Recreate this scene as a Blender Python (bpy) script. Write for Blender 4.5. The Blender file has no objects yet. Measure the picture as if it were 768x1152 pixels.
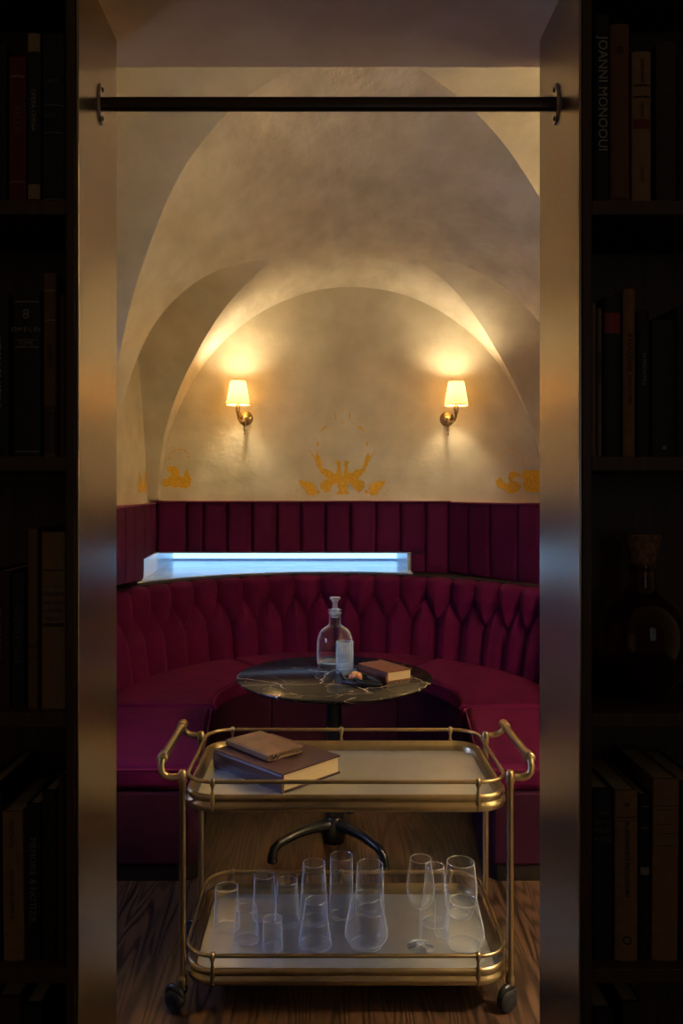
import bpy, bmesh, math, random
from mathutils import Vector, Matrix
random.seed(7)
PI = math.pi
S = bpy.context.scene
C = S.collection
# ------------------------------------------------------------------ camera
cam = bpy.data.cameras.new('camera'); co = bpy.data.objects.new('camera', cam); C.objects.link(co)
S.camera = co
co.location = (0, 0, 1.5); co.rotation_euler = (PI/2, 0, 0)
cam.sensor_fit = 'VERTICAL'; cam.sensor_height = 36.0; cam.lens = 900/1152*36
cam.shift_x = (384-364)/1152; cam.shift_y = -(576-556)/1152
cam.clip_start = .05
# ------------------------------------------------------------------ world, exposure
w = bpy.data.worlds.new('world'); S.world = w; w.use_nodes = True
w.node_tree.nodes['Background'].inputs[0].default_value = (1.0, .66, .38, 1)
w.node_tree.nodes['Background'].inputs[1].default_value = .038
S.view_settings.view_transform = 'Standard'; S.view_settings.look = 'None'
S.view_settings.gamma = 1.0; S.view_settings.use_curve_mapping = False
S.view_settings.exposure = 0.35
S.cycles.transparent_max_bounces = 40
LAMP_W = 11.5          # watts of each wall lamp bulb
SIDE_W = 520.0          # watts of the added unseen lamp on the front bay's side wall
NICHE = 1.9            # strength of the backlit window in the recess

COOL_FILL = 15.0              # strength of the added cool glow in the front bay
REAR_FILL = 0.35              # strength of the added unseen window behind the camera
def lin(h):
    h = h.lstrip('#'); v = [int(h[i:i+2], 16)/255 for i in (0, 2, 4)]
    return tuple(x/12.92 if x <= .04045 else ((x+.055)/1.055)**2.4 for x in v) + (1,)

# ------------------------------------------------------------------ materials
def mat(name, color, rough=.5, metal=0.0, noise=None, bump=None, sheen=0, trans=0, ior=1.45, spec=.5, coat=0, aniso=0, c2=None, coords='Object'):
    """noise=(scale, stretch xyz, strength) mixes color -> c2 ; bump=(scale, stretch, strength, dist)"""
    m = bpy.data.materials.new(name); m.use_nodes = True
    nt = m.node_tree; b = nt.nodes['Principled BSDF']; L = nt.links
    if isinstance(color, str): color = lin(color)
    b.inputs['Base Color'].default_value = color
    b.inputs['Roughness'].default_value = rough; b.inputs['Metallic'].default_value = metal
    b.inputs['IOR'].default_value = ior; b.inputs['Specular IOR Level'].default_value = spec
    b.inputs['Transmission Weight'].default_value = trans
    b.inputs['Coat Weight'].default_value = coat
    b.inputs['Anisotropic'].default_value = aniso
    if sheen:
        b.inputs['Sheen Weight'].default_value = sheen; b.inputs['Sheen Roughness'].default_value = .35
        b.inputs['Sheen Tint'].default_value = tuple(min(1, x*3+.1) for x in color[:3]) + (1,)
    tc = nt.nodes.new('ShaderNodeTexCoord')
    def tex(scale, st, detail=5):
        mp = nt.nodes.new('ShaderNodeMapping'); mp.inputs['Scale'].default_value = st
        L.new(tc.outputs[coords], mp.inputs[0])
        n = nt.nodes.new('ShaderNodeTexNoise'); n.inputs['Scale'].default_value = scale; n.inputs['Detail'].default_value = detail
        L.new(mp.outputs[0], n.inputs['Vector']); return n
    if noise:
        n = tex(noise[0], noise[1]); r = nt.nodes.new('ShaderNodeValToRGB')
        r.color_ramp.elements[0].position = .5-noise[2]; r.color_ramp.elements[1].position = .5+noise[2]
        c2v = lin(c2) if isinstance(c2, str) else (c2 or tuple(x*.6 for x in color[:3])+(1,))
        r.color_ramp.elements[0].color = color; r.color_ramp.elements[1].color = c2v
        L.new(n.outputs['Fac'], r.inputs[0]); L.new(r.outputs[0], b.inputs['Base Color'])
    if bump:
        n = tex(bump[0], bump[1], 8); bp = nt.nodes.new('ShaderNodeBump')
        bp.inputs['Strength'].default_value = bump[2]; bp.inputs['Distance'].default_value = bump[3]
        L.new(n.outputs['Fac'], bp.inputs['Height']); L.new(bp.outputs[0], b.inputs['Normal'])
    return m

M = {}
M['plaster'] = mat('plaster', (.56, .495, .35, 1), .6, noise=(4.5, (1, 1, 1), .17), c2=(.69, .625, .47, 1), bump=(3.5, (1, 1, 1.3), .6, .022))
M['vault'] = mat('vault_plaster', (.60, .535, .41, 1), .42, noise=(5.0, (1.5, .6, 1), .15), c2=(.75, .69, .56, 1), bump=(3.2, (1.6, .9, 1.2), .9, .03))
M['soffit'] = mat('soffit_paint', (.66, .51, .36, 1), .34, noise=(6, (1, 1, 1), .12), c2=(.76, .62, .46, 1), bump=(9, (1, 1, 1), .2, .006))
M['jamb'] = mat('brushed_metal', (.43, .35, .25, 1), .26, 1.0, noise=(60, (1, 3, .05), .3), c2=(.39, .32, .23, 1), bump=(90, (1, 6, .04), .10, .002), aniso=.0)
M['velvet'] = mat('burgundy_velvet', (.080, .0012, .036, 1), .8, sheen=.02, noise=(7, (1, 1, 1), .25), c2=(.054, .0008, .025, 1), bump=(220, (1, 1, 1), .12, .001), spec=.12)
M['velvet_panel'] = mat('plum_velvet', (.055, .001, .030, 1), .8, sheen=.02, noise=(6, (1, 1, 1), .25), c2=(.042, .001, .024, 1), spec=.12)
M['piping'] = mat('velvet_piping', (.13, .008, .04, 1), .6, sheen=.2, spec=.3)
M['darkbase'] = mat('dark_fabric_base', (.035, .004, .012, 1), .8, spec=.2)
M['plum_shaded'] = mat('shaded_plum_cloth', (.022, .0015, .013, 1), .85, noise=(6, (1, 1, 1), .25), c2=(.022, .002, .012, 1), spec=.15)  # velvet darkened to put the shade below the seats into colour
M['ebony'] = mat('ebonised_wood', (.008, .005, .005, 1), .6, spec=.2, noise=(20, (1, 8, 1), .2), c2=(.012, .008, .006, 1))
M['shelfwood'] = mat('dark_walnut', (.075, .036, .017, 1), .5, noise=(14, (6, 6, .5), .2), c2=(.045, .021, .011, 1), bump=(40, (6, 6, .3), .1, .001))
M['brass'] = mat('antique_brass', (.44, .30, .14, 1), .30, 1.0, noise=(30, (1, 1, 1), .25), c2=(.36, .235, .10, 1))
M['gold'] = mat('brushed_gold', (.42, .32, .175, 1), .32, 1.0, noise=(24, (1, 1, 1), .25), c2=(.35, .26, .135, 1), bump=(140, (1, 1, 1), .05, .001))
M['tray'] = mat('worn_silver_tray', (.44, .455, .46, 1), .28, .6, noise=(9, (1, 1, 1), .2), c2=(.37, .38, .39, 1), bump=(14, (1, 1, 1), .06, .002))
M['bronze'] = mat('dark_bronze', (.09, .062, .045, 1), .38, 1.0)
M['steel'] = mat('polished_steel', (.5, .42, .38, 1), .25, 1.0)
M['black'] = mat('black_metal', (.012, .012, .014, 1), .3, .3)
M['rubber'] = mat('black_rubber', (.010, .010, .012, 1), .45)
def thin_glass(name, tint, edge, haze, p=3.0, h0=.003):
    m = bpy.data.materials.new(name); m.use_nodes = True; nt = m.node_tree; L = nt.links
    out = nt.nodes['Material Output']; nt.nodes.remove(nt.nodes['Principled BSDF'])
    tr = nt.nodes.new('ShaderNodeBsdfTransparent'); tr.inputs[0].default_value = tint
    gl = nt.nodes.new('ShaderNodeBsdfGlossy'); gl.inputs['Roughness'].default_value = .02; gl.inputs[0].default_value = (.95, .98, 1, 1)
    df = nt.nodes.new('ShaderNodeBsdfDiffuse'); df.inputs[0].default_value = edge  # pale diffuse stands in for light caught at grazing edges
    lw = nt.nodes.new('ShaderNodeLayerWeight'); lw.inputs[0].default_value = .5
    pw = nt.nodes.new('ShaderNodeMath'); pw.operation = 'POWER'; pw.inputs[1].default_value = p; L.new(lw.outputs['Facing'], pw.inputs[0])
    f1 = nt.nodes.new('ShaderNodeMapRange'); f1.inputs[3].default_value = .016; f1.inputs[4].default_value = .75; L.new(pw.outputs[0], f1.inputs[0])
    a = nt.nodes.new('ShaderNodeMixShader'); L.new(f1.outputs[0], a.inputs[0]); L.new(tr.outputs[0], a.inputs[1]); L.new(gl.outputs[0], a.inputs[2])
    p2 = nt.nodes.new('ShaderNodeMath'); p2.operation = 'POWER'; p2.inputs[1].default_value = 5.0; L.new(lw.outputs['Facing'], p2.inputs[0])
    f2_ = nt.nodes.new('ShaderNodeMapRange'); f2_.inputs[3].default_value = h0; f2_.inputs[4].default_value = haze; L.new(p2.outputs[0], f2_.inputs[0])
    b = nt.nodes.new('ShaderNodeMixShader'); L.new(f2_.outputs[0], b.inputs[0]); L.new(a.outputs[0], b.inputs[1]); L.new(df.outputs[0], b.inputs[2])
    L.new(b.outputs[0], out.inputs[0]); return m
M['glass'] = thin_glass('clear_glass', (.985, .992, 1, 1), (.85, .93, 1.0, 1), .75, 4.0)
M['crystal'] = thin_glass('cut_crystal', (.90, .95, 1, 1), (.72, .86, 1.0, 1), .9, 1.6, .16)  # even pale haze painted in to brighten the crystal
M['edge'] = thin_glass('glass_edge_glint', (.95, .97, 1, 1), (.80, .90, 1.0, 1), .95, .6)  # painted glint for rims, base rings and the wine stem
M['smoke'] = thin_glass('amber_glass', (.80, .64, .46, 1), (.40, .24, .12, 1), .5, 2.5)
M['liquor'] = mat('dark_liquor', (.05, .012, .006, 1), .05, spec=.5)
M['cork'] = mat('cork', (.30, .15, .07, 1), .85, noise=(120, (1, 1, 1), .12), c2=(.16, .07, .03, 1), bump=(90, (1, 1, 1), .5, .001))
M['white'] = mat('white_lacquer', (.72, .76, .80, 1), .3)
M['sill'] = mat('pale_marble', (.55, .60, .66, 1), .18, noise=(3, (1, 1, 1), .08), c2=(.44, .49, .56, 1))
M['leather'] = mat('oxblood_leather', (.060, .020, .022, 1), .42, noise=(40, (1, 1, 1), .2), c2=(.042, .014, .017, 1), bump=(260, (1, 1, 1), .5, .0015))
M['hide'] = mat('tan_hide', (.22, .125, .06, 1), .5, noise=(24, (1, 1, 1), .2), c2=(.13, .07, .035, 1), bump=(80, (1, 1, 1), .6, .003))
M['tanbook'] = mat('russet_cloth', (.17, .052, .028, 1), .5, noise=(50, (1, 1, 1), .2), c2=(.12, .036, .02, 1))
M['pages'] = mat('paper_pages', (.62, .50, .33, 1), .8, noise=(60, (.2, .2, 14), .2), c2=(.48, .37, .23, 1))
M['fresco'] = mat('faded_gold_paint', (.78, .46, .03, 1), .7, noise=(60, (1, 1, 1), .15), c2=(.62, .34, .025, 1))
M['lens'] = mat('amber_lens', (.35, .07, .03, 1), .15, noise=(60, (1, 1, 1), .1), c2=(.6, .35, .15, 1), coat=1)

# marble of the table top
def marble():
    m = bpy.data.materials.new('black_marble'); m.use_nodes = True; nt = m.node_tree; L = nt.links; b = nt.nodes['Principled BSDF']
    tc = nt.nodes.new('ShaderNodeTexCoord')
    n = nt.nodes.new('ShaderNodeTexNoise'); n.inputs['Scale'].default_value = 2.5; n.inputs['Detail'].default_value = 4
    L.new(tc.outputs['Object'], n.inputs['Vector'])
    mx = nt.nodes.new('ShaderNodeVectorMath'); mx.operation = 'MULTIPLY_ADD'
    mx.inputs[1].default_value = (.35, .35, .35); L.new(n.outputs['Color'], mx.inputs[0]); L.new(tc.outputs['Object'], mx.inputs[2])
    out = None
    for sc, th, st in ((3.0, .010, 1.0), (6.5, .007, .8)):
        v = nt.nodes.new('ShaderNodeTexVoronoi'); v.feature = 'DISTANCE_TO_EDGE'; v.inputs['Scale'].default_value = sc
        L.new(mx.outputs[0], v.inputs['Vector'])
        r = nt.nodes.new('ShaderNodeMapRange'); r.inputs[1].default_value = 0; r.inputs[2].default_value = th; r.inputs[3].default_value = st; r.inputs[4].default_value = 0
        L.new(v.outputs['Distance'], r.inputs[0])
        n2 = nt.nodes.new('ShaderNodeTexNoise'); n2.inputs['Scale'].default_value = sc*1.7; L.new(tc.outputs['Object'], n2.inputs['Vector'])
        r2 = nt.nodes.new('ShaderNodeMapRange'); r2.inputs[1].default_value = .40; r2.inputs[2].default_value = .52; L.new(n2.outputs['Fac'], r2.inputs[0])
        mu = nt.nodes.new('ShaderNodeMath'); mu.operation = 'MULTIPLY'; L.new(r.outputs[0], mu.inputs[0]); L.new(r2.outputs[0], mu.inputs[1])
        if out is None: out = mu.outputs[0]
        else:
            a = nt.nodes.new('ShaderNodeMath'); a.operation = 'MAXIMUM'; L.new(out, a.inputs[0]); L.new(mu.outputs[0], a.inputs[1]); out = a.outputs[0]
    mi = nt.nodes.new('ShaderNodeMix'); mi.data_type = 'RGBA'; mi.inputs[6].default_value = (.018, .016, .016, 1); mi.inputs[7].default_value = (.62, .50, .38, 1)
    L.new(out, mi.inputs[0]); L.new(mi.outputs[2], b.inputs['Base Color']); b.inputs['Roughness'].default_value = .16; b.inputs['IOR'].default_value = 1.22
    return m
M['marble'] = marble()

def oak():
    m = bpy.data.materials.new('oak_boards'); m.use_nodes = True; nt = m.node_tree; L = nt.links; b = nt.nodes['Principled BSDF']
    tc = nt.nodes.new('ShaderNodeTexCoord')
    mp = nt.nodes.new('ShaderNodeMapping'); mp.inputs['Rotation'].default_value = (0, 0, PI/2+.0); L.new(tc.outputs['Object'], mp.inputs[0])
    br = nt.nodes.new('ShaderNodeTexBrick'); br.inputs['Scale'].default_value = 1; br.inputs['Brick Width'].default_value = 1.9; br.inputs['Row Height'].default_value = .145
    br.inputs['Mortar Size'].default_value = .0014; br.inputs['Bias'].default_value = 0; br.offset = .37
    br.inputs['Color1'].default_value = (0, 0, 0, 1); br.inputs['Color2'].default_value = (1, 1, 1, 1); br.inputs['Mortar'].default_value = (.5, .5, .5, 1)
    L.new(mp.outputs[0], br.inputs['Vector'])
    # each board shifts its grain
    sh = nt.nodes.new('ShaderNodeVectorMath'); sh.operation = 'MULTIPLY_ADD'; sh.inputs[1].default_value = (3.7, 9.1, 5.3)
    L.new(br.outputs['Color'], sh.inputs[0]); L.new(tc.outputs['Object'], sh.inputs[2])
    st = nt.nodes.new('ShaderNodeMapping'); st.inputs['Scale'].default_value = (6.0, .45, 1); L.new(sh.outputs[0], st.inputs[0])
    nz = nt.nodes.new('ShaderNodeTexNoise'); nz.inputs['Scale'].default_value = 1.1; nz.inputs['Detail'].default_value = 2; L.new(st.outputs[0], nz.inputs['Vector'])
    mu = nt.nodes.new('ShaderNodeMath'); mu.operation = 'MULTIPLY'; mu.inputs[1].default_value = 120; L.new(nz.outputs['Fac'], mu.inputs[0])
    sn = nt.nodes.new('ShaderNodeMath'); sn.operation = 'SINE'; L.new(mu.outputs[0], sn.inputs[0])
    mr = nt.nodes.new('ShaderNodeMapRange'); mr.inputs[1].default_value = -1; mr.inputs[2].default_value = 1; L.new(sn.outputs[0], mr.inputs[0])
    r = nt.nodes.new('ShaderNodeValToRGB'); e = r.color_ramp.elements
    e[0].position = .0; e[0].color = (.018, .008, .004, 1); e[1].position = .60; e[1].color = (.082, .040, .021, 1)
    L.new(mr.outputs[0], r.inputs[0])
    tn = nt.nodes.new('ShaderNodeMix'); tn.data_type = 'RGBA'; tn.blend_type = 'MULTIPLY'; tn.inputs[0].default_value = .5
    L.new(r.outputs[0], tn.inputs[6])
    tr = nt.nodes.new('ShaderNodeValToRGB'); tr.color_ramp.elements[0].color = (.55, .50, .48, 1); tr.color_ramp.elements[1].color = (1, 1, 1, 1)
    L.new(br.outputs['Color'], tr.inputs[0]); L.new(tr.outputs[0], tn.inputs[7])
    mo = nt.nodes.new('ShaderNodeMix'); mo.data_type = 'RGBA'; L.new(br.outputs['Fac'], mo.inputs[0]); L.new(tn.outputs[2], mo.inputs[6]); mo.inputs[7].default_value = (.012, .006, .004, 1)
    L.new(mo.outputs[2], b.inputs['Base Color']); b.inputs['Roughness'].default_value = .42
    bp = nt.nodes.new('ShaderNodeBump'); bp.inputs['Strength'].default_value = .35; bp.inputs['Distance'].default_value = .002
    L.new(mr.outputs[0], bp.inputs['Height']); L.new(bp.outputs[0], b.inputs['Normal'])
    return m
M['oak'] = oak()

def emit(name, col, s):
    m = bpy.data.materials.new(name); m.use_nodes = True; b = m.node_tree.nodes['Principled BSDF']
    b.inputs['Base Color'].default_value = (.8, .8, .8, 1); b.inputs['Emission Color'].default_value = col; b.inputs['Emission Strength'].default_value = s
    return m
M['niche_glow'] = emit('backlit_glazing', (.27, .56, 1.0, 1), NICHE)
M['bulb'] = emit('lit_bulb', (1, .72, .36, 1), 12)
def shade_mat():
    m = bpy.data.materials.new('lit_linen_shade'); m.use_nodes = True; nt = m.node_tree; L = nt.links
    out = nt.nodes['Material Output']; nt.nodes.remove(nt.nodes['Principled BSDF'])
    d = nt.nodes.new('ShaderNodeBsdfDiffuse'); d.inputs[0].default_value = (.85, .76, .58, 1)
    t = nt.nodes.new('ShaderNodeBsdfTranslucent'); t.inputs[0].default_value = (1.0, .80, .50, 1)
    a = nt.nodes.new('ShaderNodeMixShader'); a.inputs[0].default_value = .45
    L.new(d.outputs[0], a.inputs[1]); L.new(t.outputs[0], a.inputs[2])
    L.new(a.outputs[0], out.inputs[0]); return m
M['shade'] = shade_mat()

# ------------------------------------------------------------------ mesh builder
class MB:
    def __init__(s): s.v = []; s.f = []
    def add(s, vs, fs, T=None):
        o = len(s.v); s.v += [tuple(T @ Vector(p)) if T else tuple(p) for p in vs]; s.f += [tuple(i+o for i in f) for f in fs]; return s
    def box(s, x0, x1, y0, y1, z0, z1, T=None):
        return s.add([(x0,y0,z0),(x1,y0,z0),(x1,y1,z0),(x0,y1,z0),(x0,y0,z1),(x1,y0,z1),(x1,y1,z1),(x0,y1,z1)],
                     [(0,3,2,1),(4,5,6,7),(0,1,5,4),(1,2,6,5),(2,3,7,6),(3,0,4,7)], T)
    def lathe(s, prof, n=32, T=None, cap=True):
        vs = []; fs = []
        for r, z in prof:
            for i in range(n):
                a = 2*PI*i/n; vs.append((r*math.cos(a), r*math.sin(a), z))
        for k in range(len(prof)-1):
            for i in range(n):
                j = (i+1) % n; fs.append((k*n+i, k*n+j, (k+1)*n+j, (k+1)*n+i))
        if cap:
            if prof[0][0] > 1e-6: fs.append(tuple(range(n))[::-1])
            if prof[-1][0] > 1e-6: fs.append(tuple((len(prof)-1)*n+i for i in range(n)))
        return s.add(vs, fs, T)
    def tube(s, path, r, n=12, closed=False, cap=True, flat=1.0):
        P = [Vector(p) for p in path]; N = len(P); vs = []; fs = []
        T = []
        for i in range(N):
            if closed: d = P[(i+1) % N]-P[i-1]
            else: d = P[min(i+1, N-1)]-P[max(i-1, 0)]
            T.append(d.normalized())
        up = Vector((0, 0, 1)) if abs(T[0].z) < .9 else Vector((0, 1, 0))
        nrm = (up - T[0]*up.dot(T[0])).normalized()
        for i in range(N):
            nrm = (nrm - T[i]*nrm.dot(T[i])).normalized(); b = T[i].cross(nrm)
            rr = r[i] if isinstance(r, (list, tuple)) else r
            for k in range(n):
                a = 2*PI*k/n; vs.append(P[i] + nrm*(rr*flat*math.sin(a)) + b*(rr*math.cos(a)))
        m = N if closed else N-1
        for i in range(m):
            j = (i+1) % N
            for k in range(n):
                l = (k+1) % n; fs.append((i*n+k, i*n+l, j*n+l, j*n+k))
        if not closed and cap:
            fs.append(tuple(range(n))[::-1]); fs.append(tuple((N-1)*n+k for k in range(n)))
        return s.add(vs, fs)
    def sweep(s, loop, prof, closed=True):
        """prof: closed (off, z) polygon swept along a plan loop of (x, y, nx, ny)"""
        n = len(prof); N = len(loop); vs = []; fs = []
        for x, y, nx, ny in loop:
            for o, z in prof: vs.append((x+nx*o, y+ny*o, z))
        for i in range(N if closed else N-1):
            j = (i+1) % N
            for k in range(n):
                l = (k+1) % n; fs.append((i*n+k, j*n+k, j*n+l, i*n+l))
        if not closed: fs.append(tuple(range(n))); fs.append(tuple((N-1)*n+k for k in range(n))[::-1])
        return s.add(vs, fs)
    def build(s, name, m, parent=None, smooth=True, bevel=0, seg=2, angle=40, label=None, loc=None):
        me = bpy.data.meshes.new(name); me.from_pydata([tuple(p) for p in s.v], [], s.f)
        bm = bmesh.new(); bm.from_mesh(me)
        bmesh.ops.recalc_face_normals(bm, faces=bm.faces); bm.to_mesh(me); bm.free()
        o = bpy.data.objects.new(name, me); C.objects.link(o)
        me.materials.append(M[m] if isinstance(m, str) else m)
        if bevel:
            b = o.modifiers.new('bevel', 'BEVEL'); b.width = bevel; b.segments = seg; b.limit_method = 'ANGLE'; b.angle_limit = math.radians(35)
        if smooth:
            for p in me.polygons: p.use_smooth = True
            me.set_sharp_from_angle(angle=math.radians(angle)) if hasattr(me, 'set_sharp_from_angle') else None
        if parent: o.parent = parent
        if label: o['label'] = label
        if loc: o.location = loc
        return o

def prism(outline, z0, z1):
    mb = MB(); n = len(outline)
    mb.add([(x, y, z0) for x, y in outline]+[(x, y, z1) for x, y in outline],
           [tuple(range(n))[::-1], tuple(range(n, 2*n))]+[(i, (i+1) % n, n+(i+1) % n, n+i) for i in range(n)])
    return mb
def thing(name, label, cat, loc=(0, 0, 0), rz=0, group=None):
    o = bpy.data.objects.new(name, None); C.objects.link(o); o.location = loc; o.rotation_euler = (0, 0, rz)
    o.empty_display_size = .05
    return tag(o, label, cat, group)
def tag(o, label, cat, group=None):
    o['label'] = label; o['category'] = cat
    if group: o['group'] = group
    return o
def struct(o): o['kind'] = 'structure'; return o
def copy_tree(o, parent=None):
    c = o.copy(); C.objects.link(c)
    if parent: c.parent = parent
    for ch in list(o.children): copy_tree(ch, c)
    return c
def text(parent, name, s, size, loc, rot, m, ext=.0002, sx=1.0):
    cu = bpy.data.curves.new(name, 'FONT'); cu.body = s; cu.size = size; cu.extrude = ext; cu.align_x = 'CENTER'; cu.align_y = 'CENTER'
    cu.resolution_u = 2
    t = bpy.data.objects.new(name+'_curve', cu); C.objects.link(t)
    dg = bpy.context.evaluated_depsgraph_get(); dg.update()
    me = bpy.data.meshes.new_from_object(t.evaluated_get(dg)); bpy.data.objects.remove(t)
    me.transform(Matrix.Diagonal((sx, 1, 1, 1)))
    me.transform(Matrix.Translation(loc) @ rot.to_4x4())
    o = bpy.data.objects.new(name, me); C.objects.link(o); me.materials.clear(); me.materials.append(m); o.parent = parent
    return o

# ================================================================== STRUCTURE
YB = 5.75                      # back wall of the vaulted room
VC, VA, VB_, VZ = .2, 1.37, 1.53, 1.46     # main barrel: centre x, half width, rise, springing height
fl = struct(MB().box(-3, 3.2, -2.7, 7, -.1, 0).build('floor', 'oak', smooth=False))

def interp(tab, x):
    tab = sorted(tab)
    if x <= tab[0][0]: return tab[0][1]
    for (a, p), (b, q) in zip(tab, tab[1:]):
        if x <= b: return p+(q-p)*(x-a)/(b-a)
    return tab[-1][1]
def smoothtab(tab, lo, hi, n, it=10, keep=True):
    xs = [lo+(hi-lo)*i/n for i in range(n+1)]; ys = [interp(tab, x) for x in xs]
    for _ in range(it):
        ys = [ys[0]]+[(ys[i-1]+2*ys[i]+ys[i+1])/4 for i in range(1, n)]+[ys[-1]]
    return xs, ys
G1L = [(0, 4.22), (25.2, 4.03), (28.4, 3.95), (36, 3.74), (45.8, 3.45), (56.8, 3.07), (68.7, 2.81), (79.6, 2.71), (90, 2.68)]
G1R = [(0, 4.22), (28, 4.02), (45, 3.70), (59.2, 3.39), (68.5, 3.14), (77.8, 2.92), (90, 2.68)]
LENS = {-1: dict(tip=(68.5, 4.72), f=[(0, 4.46), (5, 4.44), (21, 4.33), (30.3, 4.24), (37, 4.18), (43.2, 4.2), (51.1, 4.27), (58.8, 4.43), (65, 4.60)],
                 b=[(0, 5.69), (27.5, 5.5), (39, 5.38), (53.3, 5.06), (63, 4.86)]),
        1: dict(tip=(75.6, 4.86), f=[(0, 4.62), (20, 4.57), (43, 4.54), (50.5, 4.55), (58.3, 4.59), (68.7, 4.72)],
                b=[(0, 5.73), (31, 5.69), (43.5, 5.58), (53.3, 5.36), (64.5, 5.09)])}
def vp(side, ph, y):
    a = math.radians(ph); return (VC+side*VA*math.cos(a), y, VZ+VB_*math.sin(a))
def grid(mb, rows):
    n = len(rows[0]); o = len(mb.v)
    for r in rows: mb.v += r
    for i in range(len(rows)-1):
        for k in range(n-1):
            mb.f.append((o+i*n+k, o+i*n+k+1, o+(i+1)*n+k+1, o+(i+1)*n+k))
def lerp(a, b, t): return tuple(p+(q-p)*t for p, q in zip(a, b))
YN = 1.40                      # inner face of the wall towards the camera
vault = MB(); sev = {-1: MB(), 1: MB()}; sevf = {-1: MB(), 1: MB()}
for sd in (-1, 1):
    xs, g1 = smoothtab(G1L if sd < 0 else G1R, 0, 90, 60, 8)
    g = list(zip(xs, g1))
    L_ = LENS[sd]; tp, ty = L_['tip']
    _, fy = smoothtab(L_['f']+[(tp, ty)], 0, tp, 40, 5); px, by = smoothtab(L_['b']+[(tp, ty)], 0, tp, 40, 5)
    # band between front groin and lens, and lens and back wall
    r1 = []; r2 = []; r3 = []; r4 = []
    for k, ph in enumerate(px):
        a = interp(g, ph)
        r1.append([vp(sd, ph, a+(fy[k]-a)*t/8) for t in range(9)])
        r2.append([vp(sd, ph, by[k]+(YB-by[k])*t/8) for t in range(9)])
    for i in range(13):
        ph = tp+(90-tp)*i/12; a = interp(g, ph)
        r3.append([vp(sd, ph, a+(ty-a)*t/8) for t in range(9)]+[vp(sd, ph, ty+(YB-ty)*t/8) for t in range(1, 9)])
    for k in range(61):
        ph = 90*k/60; a = max(YN-.02, 5.36-g1[k]); r4.append([vp(sd, ph, YN-.02+(a-YN+.02)*t/4) for t in range(5)])
    for r in (r1, r2, r3, r4): grid(vault, r)
    xw = -1.27 if sd < 0 else 1.64
    loop = [vp(sd, px[k], fy[k]) for k in range(41)]+[vp(sd, px[k], by[k]) for k in range(39, -1, -1)]
    grid(sev[sd], [[lerp(p, (xw, p[1], p[2]), t/4) for t in range(5)] for p in loop])
    xo = -1.80 if sd < 0 else 2.15
    loop = [vp(sd, xs[k], g1[k]) for k in range(61)]+[vp(sd, xs[k], max(YN-.02, 5.36-g1[k])) for k in range(60, -1, -1)]
    grid(sevf[sd], [[lerp(p, (xo, p[1], p[2]), t/4) for t in range(5)] for p in loop])
def weld(o):
    bm = bmesh.new(); bm.from_mesh(o.data); bmesh.ops.remove_doubles(bm, verts=bm.verts, dist=.0008)
    bmesh.ops.recalc_face_normals(bm, faces=bm.faces); bm.to_mesh(o.data); bm.free(); return o
struct(weld(vault.build('ceiling', 'vault')))
for sd in (-1, 1):
    struct(weld(sev[sd].build('ceiling_side_vault', 'plaster'))); struct(weld(sevf[sd].build('ceiling_front_vault', 'plaster')))
# walls
wb = MB(); wb.box(-1.55, 2.3, YB, 6.75, 1.085, 3.3); wb.box(.62, 2.3, YB, 6.75, 0, 1.085); wb.box(-1.55, .62, YB-.02, 6.75, 0, .93); wb.box(-1.55, .62, 6.66, 6.75, .93, 1.085)
struct(wb.build('wall_back', 'plaster', smooth=False))
wl = MB(); wl.box(-1.55, -1.25, 4.10, YB, 1.085, 3.0); wl.box(-1.55, -1.28, 4.10, 5.42, .955, 1.085); wl.box(-1.9, -1.60, 1.3, 6.75, 0, .955); wl.box(-1.9, -1.78, 1.3, 4.12, .955, 3.2); wl.box(-1.9, -1.55, 4.10, 6.75, .955, 3.0)
struct(wl.build('wall_left', 'plaster', smooth=False))
wr = MB(); wr.box(1.62, 1.9, 4.10, YB, .95, 3.0); wr.box(1.75, 2.4, 3.9, YB, 0, .95); wr.box(2.13, 2.4, 1.3, 4.12, 0, 3.2)
struct(wr.build('wall_right', 'plaster', smooth=False))
# piers that carry the vault between the bays
for sd, n in ((-1, 'wall_pier_left'), (1, 'wall_pier_right')):
    x0 = VC+sd*VA; x1 = x0+sd*.62
    struct(MB().box(min(x0, x1), max(x0, x1), 4.22, 4.46 if sd < 0 else 4.62, .96, VZ+.01).build(n, 'plaster', smooth=False))
# wall with the opening (camera side)
wf = MB(); wf.box(-2.2, -.40, 1.325, YN, 0, 3.3); wf.box(.40, 2.4, 1.325, YN, 0, 3.3); wf.box(-.40, .40, 1.10, YN, 2.262, 3.3)
wf.box(-2.2, -.40, 1.31, 1.325, 0, 3.3)
struct(wf.build('wall_front', 'plaster', smooth=False))
struct(MB().box(-.40, .40, 1.10, 1.405, 2.250, 2.262).build('trim_1', 'soffit', smooth=False))
struct(MB().box(-.346, -.342, 1.118, 1.322, 0, 2.25).build('trim_2', 'jamb', smooth=False, bevel=.0008))
struct(MB().box(.3565, .3605, 1.118, 1.322, 0, 2.25).build('trim_3', 'jamb', smooth=False, bevel=.0008))

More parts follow.
